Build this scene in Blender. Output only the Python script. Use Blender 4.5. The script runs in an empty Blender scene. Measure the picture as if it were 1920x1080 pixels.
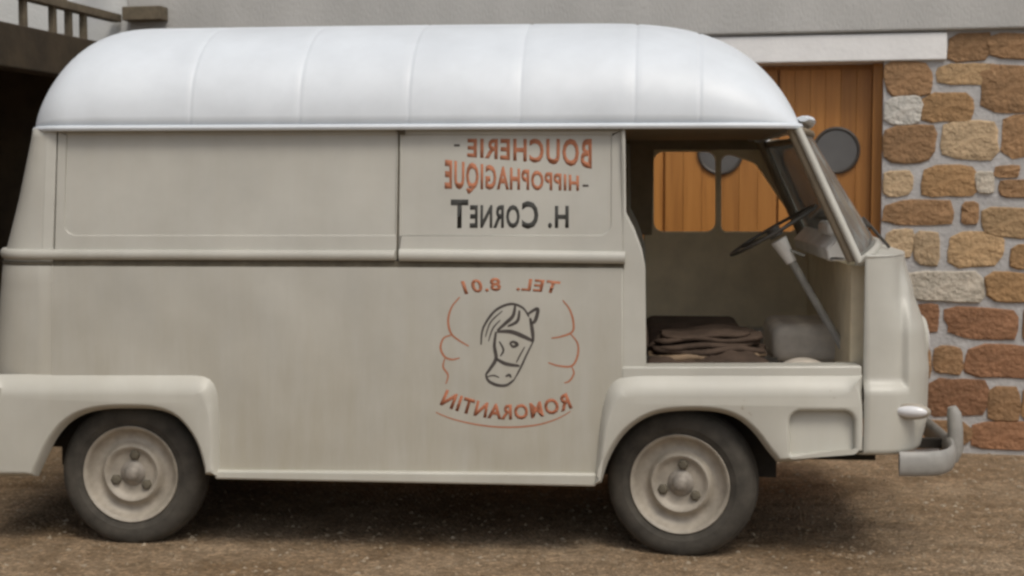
import bpy, bmesh, math, random
from mathutils import Vector, Matrix
from mathutils.geometry import tessellate_polygon
R = math.radians
rnd = random.Random(7)
scene = bpy.context.scene
col = scene.collection

# ------------------------------------------------------------------ camera
F = 2700.0            # focal length in photo pixels (1920 wide)
CAM_H = 1.48
HOR = 362.0           # horizon row
PITCH = math.atan((540 - HOR) / F)
cam_d = bpy.data.cameras.new('camera')
cam = bpy.data.objects.new('camera', cam_d); col.objects.link(cam)
cam.location = (0, 0, CAM_H)
cam.rotation_euler = (math.pi/2 - PITCH, 0, 0)
cam_d.sensor_width = 36.0
cam_d.lens = 36.0 * F / 1920.0
cam_d.clip_end = 2000
cam_d.dof.use_dof = True
cam_d.dof.focus_distance = 5.2
cam_d.dof.aperture_fstop = 4.0
scene.camera = cam
scene.render.resolution_x, scene.render.resolution_y = 1024, 576

# ------------------------------------------------------------------ world and sun
SUN_EL, SUN_AZ = 57.0, 158.0      # azimuth: compass-like, 180 = behind the camera
w = bpy.data.worlds.new('World'); scene.world = w; w.use_nodes = True
nt = w.node_tree; nt.nodes.clear()
sky = nt.nodes.new('ShaderNodeTexSky'); sky.sky_type = 'NISHITA'; sky.sun_disc = False
sky.sun_elevation = R(SUN_EL); sky.sun_rotation = R(SUN_AZ)
sky.air_density = 1.0; sky.dust_density = 4.0; sky.ozone_density = 1.0
hs = nt.nodes.new('ShaderNodeHueSaturation'); hs.inputs['Saturation'].default_value = 0.5
bg = nt.nodes.new('ShaderNodeBackground'); bg.inputs['Strength'].default_value = 0.13
wo = nt.nodes.new('ShaderNodeOutputWorld')
nt.links.new(sky.outputs[0], hs.inputs['Color']); nt.links.new(hs.outputs[0], bg.inputs[0]); nt.links.new(bg.outputs[0], wo.inputs[0])
sd = bpy.data.lights.new('sun', 'SUN'); sd.energy = 1.4; sd.angle = R(20); sd.color = (1.0, 0.93, 0.82)
sun = bpy.data.objects.new('sun', sd); col.objects.link(sun)
az = R(SUN_AZ)
sdir = Vector((math.sin(az)*math.cos(R(SUN_EL)), math.cos(az)*math.cos(R(SUN_EL)), math.sin(R(SUN_EL))))
sun.rotation_euler = sdir.to_track_quat('Z', 'Y').to_euler()
sun.location = sdir * 20
scene.view_settings.view_transform = 'Standard'
scene.view_settings.look = 'None'
scene.view_settings.exposure = -0.12
scene.view_settings.gamma = 1.0
try:
    scene.cycles.filter_width = 2.7
except Exception:
    pass

# ------------------------------------------------------------------ pixel helpers
def ray(u, v):
    x = (u - 960) / F; y = (540 - v) / F
    c, s = math.cos(PITCH), math.sin(PITCH)
    return Vector((x, c + s*y, -s + c*y))
CAM = Vector((0, 0, CAM_H))

# van frame: x forward (photo right), y away from the camera, z up, origin on the ground under the rear axle
A_VAN = R(5.3)
ZR = 5.933
HW = 0.87
rear_near = Vector(((240-960)/F*ZR, ZR, 0))
fw = Vector((math.cos(A_VAN), -math.sin(A_VAN), 0)); inw = Vector((math.sin(A_VAN), math.cos(A_VAN), 0))
VAN_O = rear_near + inw * HW
def vp(u, v, yl=-HW):
    """photo pixel -> (x, z) on the van's lengthwise plane y = yl"""
    d = ray(u, v)
    p0 = VAN_O + inw * yl
    t = (p0 - CAM).dot(inw) / d.dot(inw)
    p = CAM + d * t - VAN_O
    return (p.dot(fw), p.z)
def vx(u, yl=-HW, v=500): return vp(u, v, yl)[0]
def vz(v, yl=-HW, u=760): return vp(u, v, yl)[1]

# wall frame: s to the right along the wall, y into the wall, z up, origin at the door's right jamb
A_WALL = R(12)
ta = math.tan(A_WALL)
def wall_world(u):
    k = (u - 960) / F
    Z = (8.1 + ta*2.73) / (1 + ta*k)
    return Vector((k*Z, Z, 0))
WALL_O = wall_world(1652)
ws = Vector((math.cos(A_WALL), -math.sin(A_WALL), 0)); wn = Vector((math.sin(A_WALL), math.cos(A_WALL), 0))
def wp(u, v, depth=0.0):
    d = ray(u, v)
    p0 = WALL_O + wn*depth
    t = (p0 - CAM).dot(wn) / d.dot(wn)
    p = CAM + d*t - WALL_O
    return (p.dot(ws), p.z)

# ------------------------------------------------------------------ object helpers
def empty(name, loc, rz, label, cat, group=None):
    o = bpy.data.objects.new(name, None); col.objects.link(o)
    o.location = loc; o.rotation_euler = (0, 0, rz); o.empty_display_size = 0.2
    o['label'] = label; o['category'] = cat
    if group: o['group'] = group
    return o
def obj(name, me, mat, parent=None, smooth=35):
    if isinstance(me, bmesh.types.BMesh):
        bm = me; me = bpy.data.meshes.new(name)
        bmesh.ops.recalc_face_normals(bm, faces=bm.faces)
        bm.to_mesh(me); bm.free()
    o = bpy.data.objects.new(name, me); col.objects.link(o)
    if mat is not None and not me.materials: me.materials.append(mat)
    if smooth:
        me.shade_smooth()
        if smooth < 180: me.set_sharp_from_angle(angle=R(smooth))
    if parent is not None: o.parent = parent
    return o
def bevel(o, width, seg=3, angle=40):
    m = o.modifiers.new('bevel', 'BEVEL'); m.width = width; m.segments = seg
    m.limit_method = 'ANGLE'; m.angle_limit = R(angle); m.use_clamp_overlap = False; m.harden_normals = False
    return o
def fillet(pts, rads, seg=7):
    """round the corners of a closed 2-D polygon"""
    out = []; n = len(pts)
    if not isinstance(rads, (list, tuple)): rads = [rads]*n
    for i in range(n):
        p = Vector(pts[i]); a = Vector(pts[i-1]) - p; b = Vector(pts[(i+1) % n]) - p; r = rads[i]
        la, lb = a.length, b.length
        if r <= 1e-5 or la < 1e-6 or lb < 1e-6: out.append(tuple(p)); continue
        a.normalize(); b.normalize()
        ang = math.acos(max(-1, min(1, a.dot(b))))
        if ang > math.pi - 0.03: out.append(tuple(p)); continue
        t = min(r / math.tan(ang/2), la*0.48, lb*0.48)
        r2 = t * math.tan(ang/2)
        c = p + (a + b).normalized() * (r2 / math.sin(ang/2))
        s = p + a*t - c; e = p + b*t - c
        a0 = math.atan2(s.y, s.x); a1 = math.atan2(e.y, e.x); da = (a1 - a0 + math.pi) % (2*math.pi) - math.pi
        for k in range(seg+1):
            q = a0 + da*k/seg
            out.append((c.x + r2*math.cos(q), c.y + r2*math.sin(q)))
    return out
def slab_bm(outer, y0, y1, holes=(), yf=None):
    """polygon in the x-z plane (with holes), thick from y0 to y1; yf(x, z) adds an offset to y"""
    loops = [outer] + list(holes)
    flat = [p for l in loops for p in l]
    tris = tessellate_polygon([[Vector((p[0], p[1], 0)) for p in l] for l in loops])
    bm = bmesh.new()
    f = yf or (lambda x, z: 0.0)
    A = [bm.verts.new((p[0], y0 + f(*p), p[1])) for p in flat]
    B = [bm.verts.new((p[0], y1 + f(*p), p[1])) for p in flat]
    for t in tris:
        try:
            bm.faces.new([A[i] for i in t]); bm.faces.new([B[i] for i in reversed(t)])
        except ValueError: pass
    k = 0
    for l in loops:
        n = len(l)
        for i in range(n):
            j = (i+1) % n
            bm.faces.new((A[k+i], A[k+j], B[k+j], B[k+i]))
        k += n
    bmesh.ops.dissolve_limit(bm, angle_limit=R(0.5), verts=bm.verts, edges=bm.edges) if not yf and not holes else None
    return bm
def resample(loop, step):
    out = []; n = len(loop)
    for i in range(n):
        a = Vector(loop[i]); b = Vector(loop[(i+1) % n]); m = max(1, int((b-a).length/step + 0.5))
        for k in range(m): out.append(tuple(a + (b-a)*(k/m)))
    return out
def smooth_open(pts, k=5):
    pp = [Vector(p) for p in pts]; out = []
    for i in range(len(pp)-1):
        p0 = pp[max(i-1,0)]; p1 = pp[i]; p2 = pp[i+1]; p3 = pp[min(i+2,len(pp)-1)]
        for j in range(k):
            t = j/k
            out.append(tuple(0.5*((2*p1)+(p2-p0)*t+(2*p0-5*p1+4*p2-p3)*t*t+(3*p1-p0-3*p2+p3)*t**3)))
    out.append(tuple(pp[-1])); return out
def pillow_bm(outer, y_out, y_in, r, holes=(), seg=8, rf=None):
    """pressed panel: outline in x-z, its front edge rolled over with radius r (holes rolled inwards too)"""
    bm = bmesh.new(); caps = []; capv = []
    for li, loop in enumerate([outer] + list(holes)):
        loop = [Vector(p) for p in loop]; n = len(loop)
        area = sum(loop[i].x*loop[(i+1) % n].y - loop[(i+1) % n].x*loop[i].y for i in range(n))
        sg = 1 if area > 0 else -1
        if li: sg = -sg
        nor = []
        for i in range(n):
            e1 = (loop[i]-loop[i-1]).normalized(); e2 = (loop[(i+1) % n]-loop[i]).normalized()
            n1 = Vector((-e1.y, e1.x))*sg; n2 = Vector((-e2.y, e2.x))*sg
            m = n1+n2
            m = n1 if m.length < 1e-6 else m.normalized()
            nor.append(m / max(0.5, m.dot(n1)))
        if rf and not li:
            for _ in range(2): nor = [(nor[i-1]+nor[i]*2+nor[(i+1) % n])/4 for i in range(n)]
        if rf and not li:
            rv = [rf(p, m) for p, m in zip(loop, nor)]
            for _ in range(10): rv = [(rv[i-1]+2*rv[i]+rv[(i+1) % n])/4 for i in range(n)]
        else: rv = [r]*n
        yb = y_in if (rf and not li) else y_out + r
        rings = [[bm.verts.new((p.x, y_in, p.y)) for p in loop]] if not (rf and not li) else []
        for k in range(seg+1):
            t = k/seg
            if rf and not li: f = 1-(1-t)**1.9
            else: t, f = 1-math.cos(math.pi/2*t), math.sin(math.pi/2*t)
            rings.append([bm.verts.new((p.x+m.x*a*t, yb+(y_out-yb)*f, p.y+m.y*a*t)) for p, m, a in zip(loop, nor, rv)])
        for a, b in zip(rings, rings[1:]):
            for i in range(n): bm.faces.new((a[i], a[(i+1) % n], b[(i+1) % n], b[i]))
        caps.append([Vector((v.co.x, v.co.z, 0)) for v in rings[-1]]); capv += rings[-1]
    for t in tessellate_polygon(caps):
        try: bm.faces.new([capv[i] for i in t])
        except ValueError: pass
    return bm
def box_bm(x0, x1, y0, y1, z0, z1, bm=None):
    bm = bm or bmesh.new()
    v = [bm.verts.new(p) for p in ((x0,y0,z0),(x1,y0,z0),(x1,y1,z0),(x0,y1,z0),(x0,y0,z1),(x1,y0,z1),(x1,y1,z1),(x0,y1,z1))]
    for q in ((0,3,2,1),(4,5,6,7),(0,1,5,4),(1,2,6,5),(2,3,7,6),(3,0,4,7)): bm.faces.new([v[i] for i in q])
    return bm
def tube_bm(path, r, seg=10, bm=None, flat=1.0, up=Vector((0,0,1)), closed=False, caps=True):
    """tube along a path; r number or list; flat squeezes the sideways radius"""
    bm = bm or bmesh.new()
    P = [Vector(p) for p in path]; n = len(P); rings = []
    for i in range(n):
        if closed: t = P[(i+1) % n] - P[i-1]
        else: t = P[min(i+1, n-1)] - P[max(i-1, 0)]
        t.normalize()
        sd_ = t.cross(up)
        if sd_.length < 1e-4: sd_ = t.cross(Vector((1,0,0)))
        sd_.normalize(); u2 = sd_.cross(t).normalized()
        rr = r[i] if isinstance(r, (list, tuple)) else r
        rings.append([bm.verts.new(P[i] + sd_*(rr*flat*math.cos(2*math.pi*k/seg)) + u2*(rr*math.sin(2*math.pi*k/seg))) for k in range(seg)])
    m = n if closed else n-1
    for i in range(m):
        a, b = rings[i], rings[(i+1) % n]
        for k in range(seg): bm.faces.new((a[k], a[(k+1) % seg], b[(k+1) % seg], b[k]))
    if caps and not closed:
        bm.faces.new(rings[0]); bm.faces.new(list(reversed(rings[-1])))
    return bm
def lathe_bm(prof, seg=48, bm=None, axis='y'):
    """profile of (radius, along) turned round the y axis"""
    bm = bm or bmesh.new(); rings = []
    for (r, a) in prof:
        if r < 1e-5: rings.append([bm.verts.new((0, a, 0))])
        else: rings.append([bm.verts.new((r*math.cos(2*math.pi*k/seg), a, r*math.sin(2*math.pi*k/seg))) for k in range(seg)])
    for a, b in zip(rings, rings[1:]):
        for k in range(seg):
            j = (k+1) % seg
            if len(a) == 1 and len(b) == 1: continue
            if len(a) == 1: bm.faces.new((a[0], b[k], b[j]))
            elif len(b) == 1: bm.faces.new((a[k], b[0], a[j]))
            else: bm.faces.new((a[k], a[j], b[j], b[k]))
    return bm
def grid_bm(rows, bm=None):
    bm = bm or bmesh.new()
    V = [[bm.verts.new(p) for p in r] for r in rows]
    for a, b in zip(V, V[1:]):
        for i in range(len(a)-1):
            try: bm.faces.new((a[i], a[i+1], b[i+1], b[i]))
            except ValueError: pass
    return bm
def solid(o, t, off=-1):
    m = o.modifiers.new('thickness', 'SOLIDIFY'); m.thickness = t; m.offset = off
    return o

# ------------------------------------------------------------------ materials
def new_mat(name):
    m = bpy.data.materials.new(name); m.use_nodes = True
    return m, m.node_tree, m.node_tree.nodes['Principled BSDF']
def N(nt, t, **kw):
    n = nt.nodes.new(t)
    for k, v in kw.items():
        if k in n.inputs: n.inputs[k].default_value = v
        else: setattr(n, k, v)
    return n
def ramp(nt, stops):
    r = nt.nodes.new('ShaderNodeValToRGB'); e = r.color_ramp.elements
    e[0].position, e[0].color = stops[0][0], (*stops[0][1], 1)
    e[1].position, e[1].color = stops[-1][0], (*stops[-1][1], 1)
    for p, c in stops[1:-1]:
        q = e.new(p); q.color = (*c, 1)
    return r
def mat(name, c, rough=0.6, var=0.12, scale=8.0, metal=0.0, bump=0.0, bscale=60.0, spec=0.5, stretch=None):
    """plain colour, with uneven tone and a fine relief"""
    m, nt, b = new_mat(name)
    tc = N(nt, 'ShaderNodeTexCoord')
    src = tc.outputs['Object']
    if stretch:
        mp = N(nt, 'ShaderNodeMapping'); mp.inputs['Scale'].default_value = stretch
        nt.links.new(src, mp.inputs[0]); src = mp.outputs[0]
    n = N(nt, 'ShaderNodeTexNoise', Scale=scale, Detail=6.0, Roughness=0.6)
    nt.links.new(src, n.inputs['Vector'])
    lo = tuple(x*(1-var) for x in c); hi = tuple(min(1, x*(1+var)) for x in c)
    r = ramp(nt, [(0.3, lo), (0.7, hi)])
    nt.links.new(n.outputs['Fac'], r.inputs[0]); nt.links.new(r.outputs[0], b.inputs['Base Color'])
    b.inputs['Roughness'].default_value = rough; b.inputs['Metallic'].default_value = metal
    b.inputs['Specular IOR Level'].default_value = spec
    if bump:
        n2 = N(nt, 'ShaderNodeTexNoise', Scale=bscale, Detail=5.0)
        nt.links.new(src, n2.inputs['Vector'])
        bp = N(nt, 'ShaderNodeBump', Strength=bump, Distance=0.01)
        nt.links.new(n2.outputs['Fac'], bp.inputs['Height']); nt.links.new(bp.outputs[0], b.inputs['Normal'])
    return m
def paint_mat(name, c, dirt_bounce, rough=0.38, dirt_bounce_amount=0.65):
    """old enamel: uneven tone, soft dents, streaky road film, yellower low down with ground bounce painted in"""
    m, nt, b = new_mat(name)
    tc = N(nt, 'ShaderNodeTexCoord')
    n1 = N(nt, 'ShaderNodeTexNoise', Scale=2.2, Detail=7.0, Roughness=0.62)
    nt.links.new(tc.outputs['Object'], n1.inputs['Vector'])
    mp = N(nt, 'ShaderNodeMapping'); mp.inputs['Scale'].default_value = (9, 9, 1.2)
    nt.links.new(tc.outputs['Object'], mp.inputs[0])
    n2 = N(nt, 'ShaderNodeTexNoise', Scale=1.6, Detail=6.0, Roughness=0.65); nt.links.new(mp.outputs[0], n2.inputs['Vector'])
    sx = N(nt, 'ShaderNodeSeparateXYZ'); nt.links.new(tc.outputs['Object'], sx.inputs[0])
    low = N(nt, 'ShaderNodeMapRange'); low.inputs['From Min'].default_value = 1.25; low.inputs['From Max'].default_value = 0.3  # film strengthens downwards, painting in the warm bounce light off the ground
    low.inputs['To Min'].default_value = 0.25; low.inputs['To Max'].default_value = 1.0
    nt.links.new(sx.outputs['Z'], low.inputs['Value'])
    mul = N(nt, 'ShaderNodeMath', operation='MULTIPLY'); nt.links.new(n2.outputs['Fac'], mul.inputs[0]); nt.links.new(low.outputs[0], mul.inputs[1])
    add = N(nt, 'ShaderNodeMath', operation='MULTIPLY_ADD'); add.inputs[1].default_value = 1.6*dirt_bounce_amount; add.inputs[2].default_value = -0.05
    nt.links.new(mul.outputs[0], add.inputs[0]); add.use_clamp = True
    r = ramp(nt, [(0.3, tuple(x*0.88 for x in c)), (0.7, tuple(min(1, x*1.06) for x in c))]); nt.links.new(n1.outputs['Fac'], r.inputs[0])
    mix = N(nt, 'ShaderNodeMix', data_type='RGBA'); mix.inputs['B'].default_value = (*dirt_bounce, 1)
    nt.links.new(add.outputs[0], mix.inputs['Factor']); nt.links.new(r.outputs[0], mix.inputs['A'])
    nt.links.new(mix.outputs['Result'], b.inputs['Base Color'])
    rr = N(nt, 'ShaderNodeMapRange'); rr.inputs['To Min'].default_value = rough; rr.inputs['To Max'].default_value = rough+0.3
    nt.links.new(add.outputs[0], rr.inputs['Value']); nt.links.new(rr.outputs[0], b.inputs['Roughness'])
    n3 = N(nt, 'ShaderNodeTexNoise', Scale=2.4, Detail=2.5); nt.links.new(tc.outputs['Object'], n3.inputs['Vector'])
    bp = N(nt, 'ShaderNodeBump', Strength=0.45, Distance=0.022); nt.links.new(n3.outputs['Fac'], bp.inputs['Height'])
    nt.links.new(bp.outputs[0], b.inputs['Normal'])
    # chips and rust freckles, thicker low down
    n4 = N(nt, 'ShaderNodeTexNoise', Scale=30.0, Detail=4.0, Roughness=0.7); nt.links.new(tc.outputs['Object'], n4.inputs['Vector'])
    n5 = N(nt, 'ShaderNodeTexNoise', Scale=2.7, Detail=3.0); nt.links.new(tc.outputs['Object'], n5.inputs['Vector'])
    mu = N(nt, 'ShaderNodeMath', operation='MULTIPLY'); nt.links.new(n4.outputs['Fac'], mu.inputs[0]); nt.links.new(n5.outputs['Fac'], mu.inputs[1])
    mu2 = N(nt, 'ShaderNodeMath', operation='MULTIPLY_ADD'); mu2.inputs[1].default_value = 0.06; nt.links.new(low.outputs[0], mu2.inputs[0]); nt.links.new(mu.outputs[0], mu2.inputs[2])
    rc = ramp(nt, [(0.50, (0, 0, 0)), (0.55, (0.6, 0.6, 0.6))]); nt.links.new(mu2.outputs[0], rc.inputs[0])
    mix2 = N(nt, 'ShaderNodeMix', data_type='RGBA'); mix2.inputs['B'].default_value = (0.20, 0.125, 0.065, 1)
    nt.links.new(rc.outputs[0], mix2.inputs['Factor']); nt.links.new(mix.outputs['Result'], mix2.inputs['A'])
    nt.links.new(mix2.outputs['Result'], b.inputs['Base Color'])
    return m
M = {}
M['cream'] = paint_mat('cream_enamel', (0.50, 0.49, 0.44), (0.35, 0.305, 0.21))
M['cream_clean'] = paint_mat('cream_enamel_clean', (0.53, 0.52, 0.465), (0.40, 0.365, 0.27), dirt_bounce_amount=0.35)
M['roof'] = paint_mat('white_roof_paint', (0.70, 0.745, 0.785), (0.62, 0.64, 0.64), rough=0.45, dirt_bounce_amount=0.3)
M['glass'], _nt, _b = new_mat('windscreen_glass')
_tr = N(_nt, 'ShaderNodeBsdfTransparent'); _tr.inputs['Color'].default_value = (0.94, 0.95, 0.93, 1)
_gs = N(_nt, 'ShaderNodeBsdfGlossy'); _gs.inputs['Roughness'].default_value = 0.06
_fr = N(_nt, 'ShaderNodeFresnel'); _fr.inputs['IOR'].default_value = 1.5
_mx = N(_nt, 'ShaderNodeMixShader'); _nt.links.new(_fr.outputs[0], _mx.inputs[0]); _nt.links.new(_tr.outputs[0], _mx.inputs[1]); _nt.links.new(_gs.outputs[0], _mx.inputs[2])
_df = N(_nt, 'ShaderNodeBsdfDiffuse'); _df.inputs['Color'].default_value = (0.55, 0.54, 0.50, 1)      # thin uneven pale diffuse layer
_tn = N(_nt, 'ShaderNodeTexNoise', Scale=5.0, Detail=5.0); _mr = N(_nt, 'ShaderNodeMapRange'); _mr.inputs['To Min'].default_value = 0.06; _mr.inputs['To Max'].default_value = 0.26
_nt.links.new(_tn.outputs['Fac'], _mr.inputs['Value'])
_m2 = N(_nt, 'ShaderNodeMixShader'); _nt.links.new(_mr.outputs[0], _m2.inputs[0]); _nt.links.new(_mx.outputs[0], _m2.inputs[1]); _nt.links.new(_df.outputs[0], _m2.inputs[2])
_nt.links.new(_m2.outputs[0], _nt.nodes['Material Output'].inputs['Surface']); _nt.nodes.remove(_b)
M['rubber'] = mat('tyre_rubber', (0.062, 0.055, 0.044), 0.9, 0.35, 14, bump=0.15, bscale=90)
M['rim'] = mat('dusty_wheel_paint', (0.36, 0.32, 0.26), 0.55, 0.22, 16)
M['hub'] = mat('hub_metal', (0.30, 0.27, 0.23), 0.6, 0.3, 25, metal=0.2)
M['dark'] = mat('underbody_black', (0.022, 0.018, 0.013), 0.85, 0.4, 10)
M['gap'] = mat('seam_shade_and_fittings', (0.12, 0.105, 0.075), 0.9, 0.3, 14)  # shade in the panel gaps painted dark brown; also colours small fittings
M['lining'] = mat('cab_lining', (0.23, 0.185, 0.125), 0.8, 0.2, 8)
M['panel_in'] = mat('inner_door_paint', (0.70, 0.60, 0.42), 0.7, 0.12, 7)
M['seat'] = mat('seat_leathercloth', (0.075, 0.052, 0.038), 0.9, 0.35, 9, bump=0.7, bscale=16, spec=0.2)
M['seat_base'] = mat('seat_base_board', (0.26, 0.18, 0.11), 0.8, 0.2, 12)
M['cover'] = mat('engine_cover_paint', (0.58, 0.52, 0.44), 0.7, 0.2, 9)
M['dash'] = mat('dashboard_paint', (0.78, 0.76, 0.72), 0.5, 0.1, 9)
M['black'] = mat('black_plastic', (0.05, 0.044, 0.036), 0.45, 0.2, 20)
M['chrome'] = mat('lamp_chrome', (0.62, 0.62, 0.62), 0.22, 0.1, 20, metal=0.9)
M['lens'] = mat('white_lamp_lens', (0.72, 0.72, 0.72), 0.15, 0.05, 30)
M['bumper'] = mat('grey_bumper_paint', (0.31, 0.30, 0.275), 0.5, 0.16, 12)
M['red'] = mat('red_sign_paint', (0.38, 0.145, 0.08), 0.85, 0.12, 30, spec=0.15)
M['redfade'] = mat('faded_red_sign_paint', (0.42, 0.175, 0.10), 0.85, 0.12, 30, spec=0.15)
M['ink'] = mat('black_sign_paint', (0.06, 0.06, 0.055), 0.85, 0.2, 30, spec=0.15)
M['grey_ink'] = mat('grey_sign_paint', (0.085, 0.075, 0.068), 0.85, 0.2, 30, spec=0.15)
M['mortar'] = mat('lime_mortar', (0.44, 0.43, 0.42), 0.95, 0.16, 9, bump=0.7, bscale=45)
M['render'] = mat('grey_cement_render', (0.455, 0.45, 0.43), 0.95, 0.13, 1.6, bump=0.5, bscale=80, stretch=(1, 1, 0.45))
M['lintel'] = mat('painted_lintel', (0.80, 0.795, 0.78), 0.8, 0.05, 6, bump=0.2, bscale=50)
M['slab'] = mat('old_dark_timber', (0.050, 0.036, 0.020), 0.9, 0.35, 5, bump=0.4, bscale=25)
M['rail'] = mat('grey_brown_timber', (0.13, 0.105, 0.07), 0.85, 0.3, 12, bump=0.3, bscale=30)
M['pale'] = mat('pale_house_plaster', (0.62, 0.63, 0.62), 0.95, 0.06, 3, bump=0.3, bscale=60)
M['porthole_glass'] = mat('dark_door_glass', (0.12, 0.118, 0.115), 0.3, 0.1, 8)
M['porthole_rim'] = mat('porthole_rim', (0.06, 0.05, 0.04), 0.5, 0.2, 20)
def stone_mat(name, c):
    m, nt, b = new_mat(name)
    tc = N(nt, 'ShaderNodeTexCoord'); oi = N(nt, 'ShaderNodeObjectInfo')
    n = N(nt, 'ShaderNodeTexNoise', Scale=11.0, Detail=8.0, Roughness=0.65); nt.links.new(tc.outputs['Object'], n.inputs['Vector'])
    r = ramp(nt, [(0.25, tuple(x*0.55 for x in c)), (0.45, c), (0.62, (c[0]*1.22, c[1]*1.2, c[2]*1.2)), (0.78, (c[0]*1.5+0.03, c[1]*1.5+0.025, c[2]*1.5+0.02))]); nt.links.new(n.outputs['Fac'], r.inputs[0])
    h = N(nt, 'ShaderNodeHueSaturation')
    mr = N(nt, 'ShaderNodeMapRange'); mr.inputs['To Min'].default_value = 0.92; mr.inputs['To Max'].default_value = 1.32
    nt.links.new(oi.outputs['Random'], mr.inputs['Value']); nt.links.new(mr.outputs[0], h.inputs['Value'])
    nt.links.new(r.outputs[0], h.inputs['Color']); nt.links.new(h.outputs[0], b.inputs['Base Color'])
    b.inputs['Roughness'].default_value = 0.92
    n2 = N(nt, 'ShaderNodeTexNoise', Scale=38.0, Detail=7.0); nt.links.new(tc.outputs['Object'], n2.inputs['Vector'])
    bp = N(nt, 'ShaderNodeBump', Strength=0.9, Distance=0.022); nt.links.new(n2.outputs['Fac'], bp.inputs['Height']); nt.links.new(bp.outputs[0], b.inputs['Normal'])
    return m
ST = {'b': stone_mat('brown_stone', (0.241, 0.143, 0.071)), 'r': stone_mat('russet_stone', (0.226, 0.116, 0.060)),
      'o': stone_mat('ochre_stone', (0.317, 0.192, 0.090)), 'y': stone_mat('honey_stone', (0.367, 0.246, 0.130)),
      't': stone_mat('tan_stone', (0.400, 0.295, 0.180)), 'p': stone_mat('pale_stone', (0.44, 0.395, 0.32)),
      'g': stone_mat('grey_stone', (0.40, 0.385, 0.345))}
def wood_mat():
    m, nt, b = new_mat('varnished_door_wood')
    tc = N(nt, 'ShaderNodeTexCoord'); oi = N(nt, 'ShaderNodeObjectInfo')
    mp = N(nt, 'ShaderNodeMapping'); mp.inputs['Scale'].default_value = (26, 26, 1.1); nt.links.new(tc.outputs['Object'], mp.inputs[0])
    n = N(nt, 'ShaderNodeTexNoise', Scale=1.5, Detail=8.0, Roughness=0.6, Distortion=0.4); nt.links.new(mp.outputs[0], n.inputs['Vector'])
    r = ramp(nt, [(0.25, (0.32, 0.128, 0.026)), (0.5, (0.43, 0.183, 0.040)), (0.78, (0.49, 0.222, 0.054))]); nt.links.new(n.outputs['Fac'], r.inputs[0])
    h = N(nt, 'ShaderNodeHueSaturation'); mr = N(nt, 'ShaderNodeMapRange'); mr.inputs['To Min'].default_value = 0.85; mr.inputs['To Max'].default_value = 1.15
    nt.links.new(oi.outputs['Random'], mr.inputs['Value']); nt.links.new(mr.outputs[0], h.inputs['Value'])
    nt.links.new(r.outputs[0], h.inputs['Color']); nt.links.new(h.outputs[0], b.inputs['Base Color'])
    b.inputs['Roughness'].default_value = 0.5
    bp = N(nt, 'ShaderNodeBump', Strength=0.3, Distance=0.006); nt.links.new(n.outputs['Fac'], bp.inputs['Height']); nt.links.new(bp.outputs[0], b.inputs['Normal'])
    return m
M['wood'] = wood_mat()
def ground_mat():
    m, nt, b = new_mat('brown_gravelly_earth')
    tc = N(nt, 'ShaderNodeTexCoord')
    big = N(nt, 'ShaderNodeTexNoise', Scale=1.3, Detail=6.0, Roughness=0.6); nt.links.new(tc.outputs['Object'], big.inputs['Vector'])
    vo = N(nt, 'ShaderNodeTexVoronoi', Scale=70.0); nt.links.new(tc.outputs['Object'], vo.inputs['Vector'])
    r1 = ramp(nt, [(0.3, (0.18, 0.122, 0.070)), (0.7, (0.31, 0.234, 0.155))]); nt.links.new(big.outputs['Fac'], r1.inputs[0])
    sep = N(nt, 'ShaderNodeSeparateColor'); nt.links.new(vo.outputs['Color'], sep.inputs[0])
    r2 = ramp(nt, [(0.0, (0.45, 0.42, 0.38)), (0.55, (1.0, 1.0, 1.0)), (0.85, (1.35, 1.3, 1.25)), (1.0, (2.1, 2.0, 1.9))]); nt.links.new(sep.outputs[0], r2.inputs[0])
    mx = N(nt, 'ShaderNodeMix', data_type='RGBA', blend_type='MULTIPLY'); mx.inputs['Factor'].default_value = 0.55
    nt.links.new(r1.outputs[0], mx.inputs['A']); nt.links.new(r2.outputs[0], mx.inputs['B'])
    md = N(nt, 'ShaderNodeTexNoise', Scale=7.0, Detail=8.0, Roughness=0.7); nt.links.new(tc.outputs['Object'], md.inputs['Vector'])
    r3 = ramp(nt, [(0.32, (0.62, 0.58, 0.52)), (0.5, (1.0, 1.0, 1.0)), (0.68, (1.32, 1.32, 1.32))]); nt.links.new(md.outputs['Fac'], r3.inputs[0])
    mx2 = N(nt, 'ShaderNodeMix', data_type='RGBA', blend_type='MULTIPLY'); mx2.inputs['Factor'].default_value = 1.0
    nt.links.new(mx.outputs['Result'], mx2.inputs['A']); nt.links.new(r3.outputs[0], mx2.inputs['B'])
    nt.links.new(mx2.outputs['Result'], b.inputs['Base Color'])
    b.inputs['Roughness'].default_value = 0.95; b.inputs['Specular IOR Level'].default_value = 0.2
    bp = N(nt, 'ShaderNodeBump', Strength=0.9, Distance=0.01); bp.invert = True
    nt.links.new(vo.outputs['Distance'], bp.inputs['Height']); nt.links.new(bp.outputs[0], b.inputs['Normal'])
    return m
M['ground'] = ground_mat()
def pebble_mat():
    m, nt, b = new_mat('mixed_gravel')
    g = N(nt, 'ShaderNodeNewGeometry')
    r = ramp(nt, [(0.0, (0.17, 0.12, 0.07)), (0.45, (0.26, 0.195, 0.125)), (0.8, (0.30, 0.235, 0.16)), (1.0, (0.36, 0.30, 0.22))])
    nt.links.new(g.outputs['Random Per Island'], r.inputs[0]); nt.links.new(r.outputs[0], b.inputs['Base Color'])
    b.inputs['Roughness'].default_value = 0.9
    return m
M['pebble'] = pebble_mat()

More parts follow.
